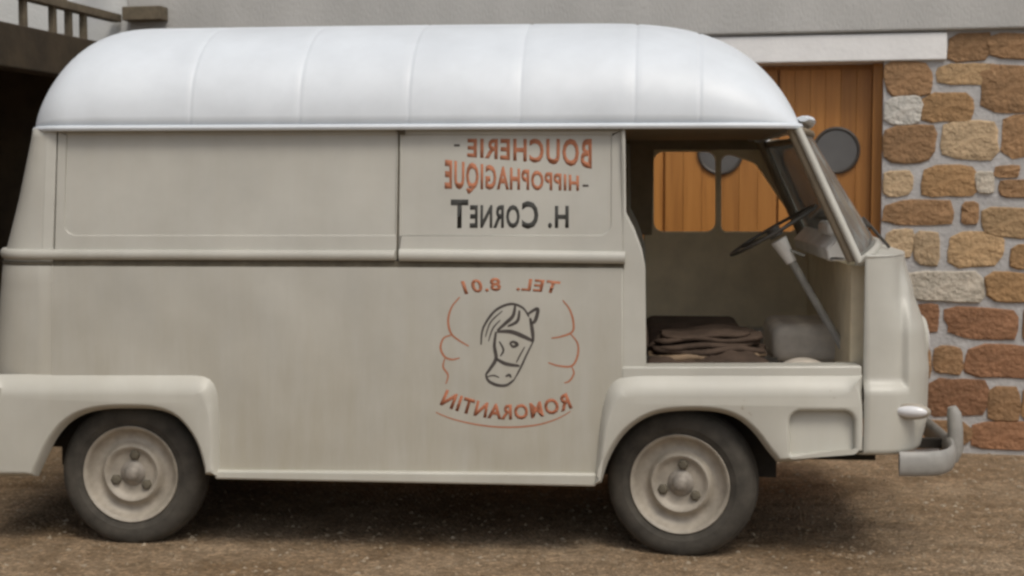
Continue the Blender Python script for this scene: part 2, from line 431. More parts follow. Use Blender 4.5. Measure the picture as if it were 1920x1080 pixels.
# ------------------------------------------------------------------ ground
bm = bmesh.new()
for q in [(-300,-300),(300,-300),(300,300),(-300,300)]: bm.verts.new((q[0], q[1], 0))
bm.verts.ensure_lookup_table(); bm.faces.new(bm.verts[:])
g = obj('ground', bm, M['ground'], smooth=0); g['kind'] = 'structure'
verts, faces = [], []
for i in range(15000):
    y = 4.7 + 4.6*rnd.random(); x = (rnd.random()*2-1) * (0.42*y + 0.5)
    s = 0.0035 + 0.013*rnd.random()**4
    a = rnd.random()*6.28; k = len(verts); zz = s*(0.45+0.3*rnd.random())
    for j in range(4):
        q = a + j*math.pi/2 + rnd.uniform(-.3,.3); rr = s*rnd.uniform(.7,1.2)
        verts.append((x+rr*math.cos(q), y+rr*math.sin(q), 0.0005))
    verts.append((x+s*rnd.uniform(-.3,.3), y+s*rnd.uniform(-.3,.3), zz))
    faces += [(k,k+1,k+4),(k+1,k+2,k+4),(k+2,k+3,k+4),(k+3,k,k+4)]
me = bpy.data.meshes.new('gravel'); me.from_pydata(verts, [], faces)
gv = obj('gravel', me, M['pebble'], smooth=0); gv['kind'] = 'stuff'; gv['label'] = 'loose brown gravel strewn over the yard'; gv['category'] = 'gravel'

# ------------------------------------------------------------------ stone house
house = empty('stone_house', WALL_O, -A_WALL, 'house with rubble stone ground floor under grey rendered upper wall', 'house')
Z_UP = 2.39
DOOR_L = -2.60
S_LEFT = -4.62      # meets the gallery
S_RIGHT = 2.6
Z_DOOR = 2.23
base = slab_bm([(S_LEFT,-0.2),(DOOR_L,-0.2),(DOOR_L,Z_DOOR),(0.0,Z_DOOR),(0.0,-0.2),(S_RIGHT,-0.2),(S_RIGHT,Z_UP+0.02),(S_LEFT,Z_UP+0.02)], 0.0, 0.40)
wall = obj('stone_wall', base, M['mortar'], house, smooth=0)
up = obj('upper_wall', box_bm(S_LEFT, S_RIGHT+0.02, -0.05, 0.38, Z_UP, 5.4), M['render'], house, smooth=0); bevel(up, 0.012, 2)
lint = obj('lintel', box_bm(DOOR_L-0.25, wp(1775, 80)[0], -0.03, 0.20, Z_DOOR-0.004, Z_UP-0.012), M['lintel'], house, smooth=0); bevel(lint, 0.008, 2)
# every stone a piece of its own; outlines read off the photograph onto the wall's plane
def stone(s0, z0, s1, z1, kind, n=15, k=None):
    cx, cz = (s0+s1)/2, (z0+z1)/2; a, b = (s1-s0)/2, (z1-z0)/2
    bm = bmesh.new(); e = rnd.uniform(4.5, 9.0); ph = rnd.random()*6
    ring = []
    for i in range(n):
        q = 2*math.pi*i/n + rnd.uniform(-.08,.08)
        c, s = math.cos(q), math.sin(q)
        rr = (abs(c)**e + abs(s)**e)**(-1/e) * (1.02 + 0.05*math.sin(2*q+ph) + 0.03*math.sin(3*q+ph*2) + rnd.uniform(-.035,.035))
        ring.append((c*rr, s*rr))
    proud = rnd.uniform(0.007, 0.016)
    rs = []
    for sc, y in ((1.03, 0.012), (1.0, -proud*0.7), (0.93, -proud*1.05), (0.5, -proud*1.1)):
        rs.append([bm.verts.new((p[0]*a*sc, y + (rnd.uniform(-.0045,.0045) if sc < 0.95 else 0), p[1]*b*sc)) for p in ring])
    c0 = bm.verts.new((0, -proud*1.15+rnd.uniform(-.004,.002), 0))
    for r1, r2 in zip(rs, rs[1:]):
        for i in range(n): bm.faces.new((r1[i], r1[(i+1) % n], r2[(i+1) % n], r2[i]))
    for i in range(n): bm.faces.new((rs[-1][i], rs[-1][(i+1) % n], c0))
    o = obj('stone', bm, ST[kind], wall, smooth=22); o.location = (cx, 0, cz)
    return o
STONES = [(1782,66,1853,111,'b'),(1858,66,1938,107,'b'),(1652,120,1744,177,'b'),(1764,123,1863,156,'y'),(1842,128,1950,206,'b'),
 (1659,185,1726,229,'g'),(1733,177,1819,226,'o'),(1655,238,1750,301,'b'),(1772,229,1866,296,'t'),(1884,218,1965,291,'b'),
 (1656,323,1707,364,'t'),(1733,313,1827,366,'o'),(1833,325,1860,359,'p'),(1868,314,1908,329,'b'),(1879,340,1940,367,'b'),
 (1658,380,1786,417,'b'),(1806,383,1832,416,'b'),(1847,393,1940,441,'y'),(1664,434,1710,480,'t'),(1718,437,1758,494,'t'),
 (1783,437,1876,497,'y'),(1898,462,1965,500,'o'),(1702,512,1838,562,'p'),(1852,515,1945,561,'o'),(1715,575,1757,618,'r'),
 (1779,581,1904,631,'r'),(1755,652,1801,698,'b'),(1817,649,1940,706,'r'),(1740,714,1846,776,'r'),(1857,728,1908,787,'b'),
 (1825,795,1945,838,'r'),(1660,505,1695,560,'b'),(1655,570,1706,640,'o'),(1655,650,1742,705,'b'),(1655,715,1732,780,'t'),(1660,790,1812,836,'b'),
 (1921,575,1965,640,'b'),(1921,725,1960,787,'o')]
for (u0, v0, u1, v1, k) in STONES:
    u0 -= 4; u1 += 4; v0 -= 4; v1 += 4
    um, vm = (u0+u1)/2, (v0+v1)/2
    s0 = wp(u0, vm)[0]; s1 = wp(u1, vm)[0]; z1 = wp(um, v0)[1]; z0 = wp(um, v1)[1]
    stone(max(s0, 0.005), max(z0, 0.005), s1, min(z1, Z_UP-0.015), k)
def random_courses(sa, sb):
    z = 0.01
    while z < Z_UP-0.12:
        h = rnd.uniform(0.12, 0.2)
        if z + h > Z_UP-0.06: h = Z_UP-0.025-z
        s = sa
        while s < sb - 0.1:
            l = min(rnd.uniform(0.12, 0.38), sb-s)
            stone(s+0.015, z+0.014+rnd.uniform(0,.02), s+l-0.015, z+h-0.012-rnd.uniform(0,.02), rnd.choice('bbroyttpb'), n=11)
            s += l
        z += h
random_courses(0.955, S_RIGHT-0.02)
random_courses(S_LEFT+0.02, DOOR_L-0.26)
# folding garage door: four leaves of vertical boards, a round dark light in each
gd = obj('garage_door', box_bm(DOOR_L, 0.0, 0.20, 0.235, 0.0, Z_DOOR+0.1), M['wood'], house, smooth=0)
for sx_ in (-1, 0):
    x0 = DOOR_L-0.0 if sx_ == -1 else -0.055
    obj('door_frame', box_bm(x0, x0+0.055, 0.10, 0.1995, 0.0, Z_DOOR-0.006), M['wood'], gd, smooth=0)
DY = 0.165
c1 = wp(1568, 282, DY); c2 = wp(1351, 288, DY)
LEAF = c1[0]-c2[0]
cents = [(c1[0]-LEAF*i, c1[1]-0.004*i) for i in range(4)]
for i, (cs, cz) in enumerate(cents):
    l0, l1 = max(cs-LEAF/2+0.006, DOOR_L+0.06), min(cs+LEAF/2-0.006, -0.058)
    nb = 6; bw = (l1-l0)/nb
    for j in range(nb):
        o = obj('plank', box_bm(l0+j*bw+0.0008, l0+(j+1)*bw-0.0008, DY+rnd.uniform(-.0015,.0015), 0.1985, 0.02, Z_DOOR-0.03), M['wood'], gd, smooth=0); bevel(o, 0.0016, 2)
    rim = obj('porthole_rim', lathe_bm([(0.137,0.006),(0.137,-0.012),(0.126,-0.016),(0.118,-0.010),(0.118,0.006)], 40), M['porthole_rim'], gd)
    rim.location = (cs, DY-0.003, cz)
    gl = obj('porthole_glass', lathe_bm([(0.0,-0.006),(0.121,-0.006),(0.121,0.0)], 40), M['porthole_glass'], gd); gl.location = (cs, DY-0.004, cz)

# ------------------------------------------------------------------ timber gallery along the left
W0 = WALL_O + ws * S_LEFT
# local frame of the gallery: x runs from the house wall towards the street (wall normal), y to the left (away from the yard)
gal = empty('timber_gallery', W0 + Vector((0,0,0.05)), -A_WALL, 'dark timber gallery with short balusters and pale wall behind the van tail', 'gallery')
# in the house's frame turned the same way: x along wall (negative = left), y negative = towards the camera
def gal_t(u, yref=None):
    """distance from the house wall (towards the camera) where the column u meets the gallery's edge"""
    d = ray(u, 400); p0 = W0
    t = (p0 - CAM).dot(ws) / d.dot(ws); p = CAM + d*t - W0
    return -p.dot(wn)
L_G = 5.0
o = obj('floor_beam', box_bm(-0.14, 0.0, -L_G, -0.06, 2.105, 2.345), M['slab'], gal, smooth=0); bevel(o, 0.01, 2)
obj('floor_deck', box_bm(-1.6, -0.142, -L_G, -0.06, 2.265, 2.33), M['slab'], gal, smooth=0)
obj('gallery_wall', box_bm(-1.75, -1.6, -L_G, -0.06, 2.04, 5.0), M['pale'], gal, smooth=0)
obj('back_wall', box_bm(-1.9, -1.6, -L_G, -0.06, -0.1, 2.039), M['slab'], gal, smooth=0)
obj('end_wall', box_bm(-1.598, -0.001, -0.058, 0.1, -0.1, 2.26), M['slab'], gal, smooth=0)
obj('end_wall', box_bm(-1.598, -0.001, -0.03, 0.1, 2.335, 5.0), M['pale'], gal, smooth=0)
o = obj('handrail', box_bm(-0.10, -0.03, -L_G, -0.06, 2.50, 2.55), M['rail'], gal, smooth=0); bevel(o, 0.006, 2)
o = obj('top_rail', box_bm(-0.10, -0.03, -L_G, -0.06, 3.10, 3.16), M['rail'], gal, smooth=0); bevel(o, 0.006, 2)
bt = [gal_t(u) for u in (182, 155, 126, 72, 2)]
t = bt[-1]
while t < L_G-0.3: t += 0.32; bt.append(t)
for t in bt: obj('baluster', box_bm(-0.085, -0.05, -t-0.018, -t+0.018, 2.343, 2.502), M['rail'], gal, smooth=0)
for t in (gal_t(144), gal_t(144)+1.2, gal_t(144)+2.4): obj('post', box_bm(-0.09, -0.045, -t-0.022, -t+0.022, 2.545, 3.11), M['rail'], gal, smooth=0)
for t in (1.9, 4.7): obj('gallery_post', box_bm(-0.135, -0.02, -t-0.06, -t+0.06, -0.05, 2.107), M['slab'], gal, smooth=0)
o = obj('beam_end', box_bm(0.02, 0.28, -0.16, -0.052, 2.50, 2.585), M['rail'], gal, smooth=0); bevel(o, 0.006, 2)

# ------------------------------------------------------------------ the van
van = empty('delivery_van', VAN_O, -A_VAN, 'cream butcher delivery van with white domed roof, open cab door and painted lettering', 'van')
WB = 2.27
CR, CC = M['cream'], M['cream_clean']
zg = vz(237)                       # gutter
zb = vz(496)                       # belt line
zs = vz(884, u=800)                # bottom of the side
x_b = vx(1170)                     # rear edge of the door opening
x_seam = vx(1620)
x_rear = vx(96)
def P(*pts): return [vp(u, v) for (u, v) in pts]
# --- roof
sil = [(58,237),(66,210),(78,180),(98,145),(125,112),(160,85),(200,68),(250,57),(320,51),(500,48),(800,46),(1100,44),(1200,45),(1260,50),(1300,57),(1340,68),(1390,98),(1440,136),(1470,172),(1490,205),(1500,232)]
xs0 = vx(31, v=237); xs1 = vx(1500, v=237); H = 0.4815
def roof_h(x):
    a = 0.442; b = 0.9635
    h = 1.0
    if x < xs0 + a: u = (xs0+a-x)/a; h = min(h, max(0, 1-u**3.52)**(1/1.56))
    if x > xs1 - b: u = (x-xs1+b)/b; h = min(h, max(0, 1-u**3.85)**(1/1.445))
    return H*h*(1+0.012*math.sin((x-xs0)/(xs1-xs0)*math.pi))
def roof_w(x):
    w_ = 0.865; r = 0.23; r2 = 0.30
    if x < xs0 + r: d = xs0+r-x; w_ -= r-math.sqrt(max(0, r*r-d*d))
    if x > xs1 - r2: d = x-xs1+r2; w_ -= 0.10*(1-math.sqrt(max(0, 1-(d/r2)**2)))
    return w_
ribs = [vx(u, v=200) for u in (355, 560, 765, 975, 1190, 1312)]
st = []
n = 90
for i in range(n+1):
    q = i/n; st.append(xs0 + (xs1-xs0)*(0.5-0.5*math.cos(math.pi*q)))
for xr in ribs:
    st = [x for x in st if abs(x-xr) > 0.016] + [xr-0.012, xr-0.006, xr, xr+0.006, xr+0.012]
st.sort()
rows = []
NS = 48; ee = 2.35
for x in st:
    d = 0.0
    for xr in ribs:
        if abs(x-xr) < 0.001: d = 0.0045
        elif abs(x-xr) < 0.0081: d = 0.002
    h = max(roof_h(x)-d, 0.0); w_ = roof_w(x)-d*0.6; row = []
    bul = 0.05 * max(0, (x-xs1+1.0)/1.0)**2           # the front edge bows forward
    for k in range(NS+1):
        q = math.pi*k/NS; c, s = math.cos(q), math.sin(q)
        yy = -w_*math.copysign(abs(c)**(2/ee), c); zz = h*abs(s)**(2/ee)
        row.append((x + bul*(1-(yy/0.865)**2), yy, zg+zz))
    rows.append(row)
bm = grid_bm(rows)
bmesh.ops.remove_doubles(bm, verts=bm.verts, dist=0.0004)
roof = obj('roof', bm, M['roof'], van, smooth=60); solid(roof, 0.02)
# gutter rail round the roof's foot
gp = [(x + 0.05*max(0,(x-xs1+1.0))**2*(1-(roof_w(x)/0.865)**2), -roof_w(x)-0.004, zg-0.002) for x in st]
gut = obj('gutter', tube_bm(gp, 0.012, 8), M['roof'], roof)
gp2 = [(p[0], -p[1], p[2]) for p in gp]
obj('gutter', tube_bm(gp2, 0.012, 8), M['roof'], roof)
vis = []
for k in range(25):
    yy = -0.70 + 1.40*k/24
    vis.append((xs1 + 0.095*(1-(yy/0.865)**2) - 0.002, yy, zg+0.03))
obj('visor', tube_bm(vis, [0.021*min(1, 0.45+min(k, 24-k)/3) for k in range(25)], 10, flat=2.0), M['roof'], roof, smooth=60)
obj('headlining', slab_bm([(xs0+.1,zg),(xs1-.02,zg),(xs1-.02,zg+.02),(xs0+.1,zg+.02)], -0.80, 0.80), M['lining'], van, smooth=0)

# --- side panels. tumblehome above the belt
def tumble(x, z): return 0.040*(z-zb)/(zg-zb) if z > zb-0.06 else 0.0
def arch(uc, pts): return P(*pts)
rear_arch = [(72,893),(84,866),(104,826),(128,796),(158,777),(196,768),(240,766),(290,768),(326,779),(352,803),(372,838),(386,890)]
front_arch = [(1128,905),(1140,866),(1162,826),(1190,797),(1226,778),(1268,771),(1330,771),(1376,782),(1410,808),(1436,842),(1456,866)]
# lower side, arches cut a little larger than the wing openings so the wings carry the edge
ra = P(*[(u, v-6) for (u, v) in rear_arch]); fa = P(*[(u, v-6) for (u, v) in front_arch])
zsill = lambda u: vz(886 if u < 500 else 905, u=u)
low = [vp(62,880)] + ra + [vp(410,886), vp(1112,903)] + fa[0:5] + [vp(1226,705), vp(1168,705), vp(1168,503), vp(96,499), vp(96,740), vp(62,740)]
def both_sides(name, bmf, m, sm=35, bv=None, parent=None, far_name=None):
    res = []
    for s in (1, -1):
        b = bmf()
        if s < 0: bmesh.ops.scale(b, vec=(1,-1,1), verts=b.verts)
        o = obj(name, b, m, parent or van, smooth=sm)
        if bv: bevel(o, *bv)
        res.append(o)
    return res
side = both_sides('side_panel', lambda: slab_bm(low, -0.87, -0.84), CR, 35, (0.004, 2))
# sill lip
sill = [(vp(405,880)[0], vp(405,880)[1]), vp(1118,886), vp(1118,911), vp(405,897)]
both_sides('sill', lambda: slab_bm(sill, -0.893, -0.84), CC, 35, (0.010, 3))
# upper blank panels: an outer frame with a shallow sunk field
def upper(u0, u1, hole, name):
    out = P((u0,242),(u1,242),(u1,488),(u0,488))
    hol = fillet(P(*hole[0]), hole[1])
    o = both_sides(name, lambda: slab_bm(out, -0.868, -0.845, [hol], yf=tumble), CR, 35, (0.003, 2))
    for i, q in enumerate(o):
        b = slab_bm(P((u0+3,244),(u1-3,244),(u1-3,484),(u0+3,484)), -0.863, -0.85, yf=tumble)
        if i: bmesh.ops.scale(b, vec=(1,-1,1), verts=b.verts)
        obj('field', b, CR, q)
    return o
near_gap = obj('seam_strip', slab_bm(P((735,243),(755,243),(755,484),(735,484)), -0.862, -0.84, yf=tumble), M['gap'], van, smooth=0)
up_rear = upper(101, 743, ([(118,252),(740,252),(740,441),(118,441)], [0.01,0.003,0.003,0.05]), 'upper_panel')
def near_only(name, b, m, parent=None, sm=35, bv=None):
    o = obj(name, b, m, parent or van, smooth=sm)
    if bv: bevel(o, *bv)
    return o
out = P((747,242),(1168,242),(1168,488),(747,488)); hol = fillet(P((751,252),(1146,252),(1146,441),(751,441)), [0.003,0.01,0.05,0.003])
door = near_only('side_door', slab_bm(out, -0.872, -0.845, [hol], yf=tumble), CR, bv=(0.003,2))
obj('field', slab_bm(P((750,244),(1166,244),(1166,484),(750,484)), -0.867, -0.85, yf=tumble), CR, door)
farup = slab_bm(out, -0.872, -0.845, yf=tumble); bmesh.ops.scale(farup, vec=(1,-1,1), verts=farup.verts)
obj('upper_panel', farup, CR, van)
# belt rails (drip lip above the dark gap)
def rail(u0, u1, r, va):
    pts = [(vp(u0+(u1-u0)*k/12, va+(5 if u0 > 600 else 2)*k/12)[0], -0.872, vp(u0+(u1-u0)*k/12, va+(5 if u0 > 600 else 2)*k/12)[1]) for k in range(13)]
    return tube_bm(pts, r, 10, flat=0.75)

both_sides('belt_rail', lambda: rail(749, 1172, 0.026, 478), CC, 60)
# shade under the belt rail painted as a dark strip, and corner post
both_sides('gap_strip', lambda: slab_bm(P((96,485),(1170,492),(1170,505),(96,500)), -0.866, -0.84), M['gap'], 0)
both_sides('corner_post', lambda: slab_bm(P((80,242),(99,242),(99,490),(78,490)), -0.8715, -0.84, yf=tumble), CC, 35, (0.002, 2))
o = near_only('door_handle', slab_bm(P((736,240),(757,240),(757,252),(748,252)), -0.846, -0.80), M['gap'])
# --- B pillar
bp_ = P((1165,242),(1172,242),(1174,398),(1190,430),(1204,468),(1210,500),(1212,692),(1165,692))
both_sides('door_pillar', lambda: slab_bm(bp_, -0.862, -0.80), CC, 35, (0.008, 3))
# --- wings
def roll(p, m):
    """how far the wing's edge is rolled: broad shoulder on top, tight at the wheel opening"""
    if m.y < -0.6 and p.y > 0.62: return 0.085
    if abs(p.x-x_seam) < 0.04 and abs(m.x) > 0.5: return 0.008
    if p.y > 0.60 and m.y < 0.2: return 0.06
    return 0.028
def wing_rear():
    top_ = smooth_open([(360,702),(384,705),(400,716),(408,736),(411,764)], 4)
    loop = [(-14,893),(-14,702)] + top_ + [(412,800),(413,893)] + list(reversed(smooth_open(rear_arch, 3)))
    return pillow_bm(resample(P(*loop), 0.03), -0.914, -0.866, 0.024, rf=roll)
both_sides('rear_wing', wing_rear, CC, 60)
def wing_front():
    back_ = smooth_open([(1112,910),(1118,860),(1124,800),(1131,755),(1140,728),(1155,711),(1180,704),(1215,702)], 4)
    loop = back_ + [(1400,702),(1560,702),(1617,703),(1618,845)] + smooth_open([(1600,848),(1560,854),(1500,864),(1470,867)], 3) + list(reversed(smooth_open(front_arch, 3)))
    rec = resample(fillet(P((1478,768),(1600,768),(1600,841),(1480,850)), [0.045,0.045,0.012,0.012]), 0.03)
    return pillow_bm(resample(P(*loop), 0.03), -0.914, -0.866, 0.016, [rec], rf=roll)
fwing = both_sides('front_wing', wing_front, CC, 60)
for i, q in enumerate(fwing):
    b = slab_bm(P((1472,762),(1608,762),(1608,846),(1472,856)), -0.886, -0.85, yf=lambda x, z: 0.022*(z-vz(850))/0.2)
    if i: bmesh.ops.scale(b, vec=(1,-1,1), verts=b.verts)
    obj('step_recess', b, CC, q)
# strip between the door opening and the wing
both_sides('door_sill', lambda: slab_bm(P((1165,688),(1616,686),(1616,716),(1165,716)), -0.872, -0.74), CC, 35, (0.008, 3))

# --- nose
z_n0, z_n1 = vz(845, u=1620), vz(478, u=1620)
zsh = vz(728, u=1640); xcr = vx(1703)
def nose_L(z):
    # forward reach beyond the seam against height
    pts = [(z_n0, vx(1741)), (vz(800,u=1620), vx(1752)), (vz(700,u=1620), vx(1754)), (vz(620,u=1620), vx(1745)), (vz(560,u=1620), vx(1726)), (vz(510,u=1620), vx(1722)), (z_n1, vx(1719))]
    for (za, xa), (zb_, xb_) in zip(pts, pts[1:]):
        if za <= z <= zb_+1e-6: t_ = (z-za)/(zb_-za); t_ = t_; return xa+(xb_-xa)*t_ - x_seam
    return (pts[0][1] if z < z_n0 else pts[-1][1]) - x_seam
def sstep(a, b, x):
    t_ = max(0, min(1, (x-a)/(b-a))); return t_*t_*(3-2*t_)
def nose_n(z): return 3.4 - 0.7*sstep(vz(640,u=1620), z_n1, z)
def nose_pt(q, z, off=0.0):
    n_ = nose_n(z); L_ = nose_L(z)*1.13
    c, s = math.cos(q), math.sin(q)
    y = -0.872*math.copysign(abs(c)**(2/n_), c); x = x_seam + 0.004 + L_*abs(s)**(2/n_)
    # the wing swelling runs low along the side, then up beside the front
    pr = max(1-sstep(zsh-0.012, zsh+0.035, z), sstep(xcr-0.022, xcr+0.012, x))*0.036
    pr *= 1-sstep(z_n1-0.16, z_n1-0.02, z)*0.8
    nx, ny = abs(s)**1.2, -c
    return (x + nx*(pr*0.6+off), y + math.copysign(min(1, abs(ny)*1.6), ny)*(pr+off), z)
rows = []
NZ, NQ = 56, 120
for i in range(NZ+1):
    z = z_n0 + (z_n1-z_n0)*i/NZ
    rr = []
    for k in range(NQ+1):
        q = k/NQ; 
        q = math.pi*(q + 0.10*math.sin(2*math.pi*q)*-0.5)
        p = nose_pt(q, z)
        rr.append((p[0], p[1], p[2]))
    # round the top edge in towards the screen and the bottom edge under
    rows.append(rr)
top = rows[-1]
bot = rows[0]
rows.insert(0, [(p[0]-0.012, p[1]*0.985, p[2]-0.012) for p in bot])
rows.insert(0, [(p[0]-0.05, p[1]*0.94, p[2]-0.014) for p in bot])
nose = obj('front_panel', grid_bm(rows), CC, van, smooth=60); solid(nose, 0.012)
# --- windscreen, pillars
a0 = vp(1500, 240); a1 = vp(1614, 492)
def scr(yy, t_, off=0):      # t_ 0 bottom .. 1 top
    xb_, zb_ = a1; xt, zt = a0
    bx = xb_ + 0.175*(1-abs(yy/0.845)**2.0); tx = xt + 0.115*(1-abs(yy/0.845)**2.3)
    wy = yy*(1-0.05*t_)
    zc = zb_ + 0.06*(1-(yy/0.84)**2)
    return (bx+(tx-bx)*t_+off, wy, zc+(zt-zc)*t_)
rows = [[scr(-0.84+1.68*k/40, j/10) for k in range(41)] for j in range(11)]
ws_ = obj('windscreen', grid_bm(rows), M['glass'], van, smooth=60); solid(ws_, 0.005)
for s in (-1, 1):
    path = [scr(s*0.845, j/8, 0.0) for j in range(9)]
    o = obj('screen_pillar', tube_bm(path, 0.016, 10, flat=1.2), CC, van, smooth=60)
    path = [(p[0]-0.026, p[1]-s*0.025, p[2]) for p in path]
    o = obj('inner_pillar', tube_bm(path, 0.019, 8), M['lining'], van, smooth=60)
obj('screen_seal', tube_bm([scr(-0.84+1.68*k/40, 0.985) for k in range(41)], 0.016, 8), M['lining'], van, smooth=60)
obj('screen_seal', tube_bm([scr(-0.84+1.68*k/40, 0.0) for k in range(41)], 0.018, 8), CC, van, smooth=60)
# cowl between screen foot and nose
rows = []
for k in range(61):
    q = math.pi*k/60; e_ = nose_pt(q, z_n1)
    yy = max(-0.84, min(0.84, e_[1]*0.963)); p = scr(yy, 0.0)
    E = Vector(e_); S_ = Vector((p[0]-0.02, yy, p[2]-0.006)); row = []
    for j in range(9):
        t_ = j/8; c_ = E.lerp(S_, t_); c_.z = E.z + (S_.z-E.z)*math.sin(t_*math.pi/2)
        row.append(tuple(c_))
    rows.append(row)
cowl = obj('cowl', grid_bm(rows), CC, van, smooth=70); solid(cowl, 0.008)
for yy in (-0.42, 0.22):
    w_ = obj('wiper', tube_bm([scr(yy, 0.0, 0.05), scr(yy+0.02, 0.02, 0.045), scr(yy+0.30, 0.22, 0.012)], 0.007, 6), M['black'], van)
    obj('wiper_blade', tube_bm([scr(yy+0.12, 0.16, 0.010), scr(yy+0.50, 0.28, 0.012)], 0.006, 6), M['black'], w_)
# --- far cab door with its split window
FY = HW-0.01
def PF(*pts): return [vp(u, v, FY) for (u, v) in pts]
fo_ = P((1206,242),(1496,242),(1612,492),(1612,690),(1206,690))
h1 = fillet(PF((1226,285),(1341,285),(1341,434),(1226,434)), 0.05)
h2 = fillet(PF((1352,285)) + P((1478,290)) + [(P((1590,470))[0][0], PF((1500,434))[0][1])] + PF((1352,434)), [0.04,0.07,0.03,0.03])
h2[0:0] = []
fd = obj('cab_door', slab_bm(fo_, FY-0.03, FY, [h1, h2]), M['panel_in'], van); bevel(fd, 0.006, 2)
obj('door_skin', slab_bm(P((1208,470),(1610,494),(1610,688),(1208,688)), FY+0.001, FY+0.012), CR, fd)
for hh in (h1, h2):
    pass

obj('door_top_lining', slab_bm(PF((1160,262),(1488,262),(1480,281),(1226,281),(1222,440),(1160,440)), FY-0.045, FY-0.031), M['lining'], fd)
# --- rear end: back panel with rounded corners
def rear_x(z):
    pts = [(0.20, vx(-80)), (vz(700), vx(-78)), (zb, vx(-50)), (vz(380), vx(-14)), (zg, vx(24))]
    if z <= pts[0][0]: return pts[0][1]
    for (za, xa), (z2, x2) in zip(pts, pts[1:]):
        if z <= z2: return xa+(x2-xa)*(z-za)/(z2-za)
    return pts[-1][1]
z_r0 = vz(888, u=60)
rows = []
x_r = vx(98)
for i in range(41):
    z = z_r0 + (zg-z_r0)*i/40
    x_r = vx(98) if z > vz(740) else vx(64)
    Lr = x_r - rear_x(z); row = []
    wz = 0.868 - tumble(0, z)
    for k in range(61):
        q = math.pi*k/60; c, s = math.cos(q), math.sin(q); n_ = 3.6
        row.append((x_r - Lr*abs(s)**(2/n_), -wz*math.copysign(abs(c)**(2/n_), c), z))
    rows.append(row)
def tail_path(z, off, u_end, dv):
    Lr = vx(98) - rear_x(z) + off; x98 = vx(98); out_ = []
    for k in range(61):
        q = math.pi*k/60; c, s_ = math.cos(q), math.sin(q)
        out_.append((x98 - Lr*abs(s_)**(2/3.6), -(0.868+off)*math.copysign(abs(c)**(2/3.6), c), z))
    a_ = vp(u_end, dv); near_ = [(a_[0]+(x98-a_[0])*k/8, -(0.868+off), a_[1]+(z-a_[1])*k/8) for k in range(8)]
    return near_ + out_ + [(p[0], -p[1], p[2]) for p in reversed(near_)]
obj('belt_rail', tube_bm(tail_path(vz(477,u=98), 0.004, 741, 479), 0.022, 10, flat=0.75), CR, van, smooth=60)
obj('gap_strip', tube_bm([p for p in tail_path(vz(494,u=98), 0.0015, 741, 497) if p[0] <= vx(99)], 0.009, 8, flat=0.3), M['gap'], van, smooth=60)
rear = obj('rear_panel', grid_bm(rows), CR, van, smooth=60); solid(rear, 0.012)
for s in (-1, 1):
    obj('tail_lamp', slab_bm(fillet([(-0.05,-0.09),(0.05,-0.09),(0.05,0.09),(-0.05,0.09)],0.03), -0.02, 0.03), M['redfade'], van)
    o = bpy.context.scene.collection.objects[-1]; o.rotation_euler = (0,0,math.pi/2); o.location = (rear_x(0.75)+0.010, s*0.52, 0.75)
# --- bumpers, lamps
def bump_path(dx=0.0):
    xs_ = vx(1690); xe = vx(1818)+0.02
    out_ = []
    for k in range(61):
        q = math.pi*k/60; c, s = math.cos(q), math.sin(q); n_ = 3.6
        out_.append((xs_ + (xe-xs_)*abs(s)**(2/n_), -0.90*math.copysign(abs(c)**(2/n_), c), vz(868,u=1740)))
    return out_
fb = obj('front_bumper', tube_bm(bump_path(), 0.049, 12, flat=0.36), M['bumper'], van, smooth=60)
for s in (-1, 1):
    yy = s*0.52
    xo = vx(1818)+0.022
    path = [(xo-0.005, yy, vz(892,u=1740)), (xo+0.012, yy, vz(870,u=1740)), (xo+0.010, yy, vz(830,u=1740)), (xo+0.004, yy, vz(800,u=1740)), (xo-0.006, yy, vz(786,u=1740))]
    obj('overrider', tube_bm(path, [0.028,0.033,0.032,0.030,0.018], 10, up=Vector((1,0,0))), M['bumper'], fb, smooth=60)
    obj('bumper_bracket', box_bm(x_seam, xo-0.01, s*0.40-0.02, s*0.40+0.02, vz(868,u=1740)-0.02, vz(868,u=1740)+0.02), M['dark'], fb, smooth=0)
rb = []
for k in range(41):
    q = math.pi*k/40; c, s = math.cos(q), math.sin(q)
    rb.append((vx(30) - 0.22*abs(s)**0.6, -0.895*math.copysign(abs(c)**0.6, c), vz(873,u=20)))
obj('rear_bumper', tube_bm(rb, 0.030, 10, flat=0.5), M['bumper'], van, smooth=60)
for s in (-1, 1):
    zl = vz(652, u=1700); q = math.acos(abs(0.60/0.872)**(3.4/2)); e_ = nose_pt(q, zl)
    xl = e_[0]
    hl = obj('headlamp', lathe_bm([(0.0,-0.062),(0.05,-0.058),(0.085,-0.045),(0.096,-0.03)], 32), M['lens'], van, smooth=60)
    hl.rotation_euler = (0,0,math.pi/2); hl.location = (xl-0.034, s*0.57, zl); hl.scale = (0.88, 0.88, 0.88)
    hr = obj('bezel', lathe_bm([(0.096,-0.032),(0.104,-0.042),(0.118,-0.03),(0.124,0.0),(0.124,0.08)], 32), CC, hl, smooth=60)
    # side lamp: a chromed oval on the corner
    bm = bmesh.new(); bmesh.ops.create_uvsphere(bm, u_segments=24, v_segments=14, radius=1)
    bmesh.ops.scale(bm, vec=(0.066, 0.030, 0.026), verts=bm.verts)
    o = obj('side_lamp', bm, M['lens'], van, smooth=180)
    sx_, sz_ = vp(1709, 771, -0.89); o.location = (sx_, s*0.893, sz_); o.rotation_euler = (0, 0, -s*-0.28)
    bm = bmesh.new(); bmesh.ops.create_uvsphere(bm, u_segments=24, v_segments=14, radius=1)
    bmesh.ops.scale(bm, vec=(0.074, 0.020, 0.033), verts=bm.verts)
    obj('lamp_rim', bm, M['rim'], o, smooth=180)
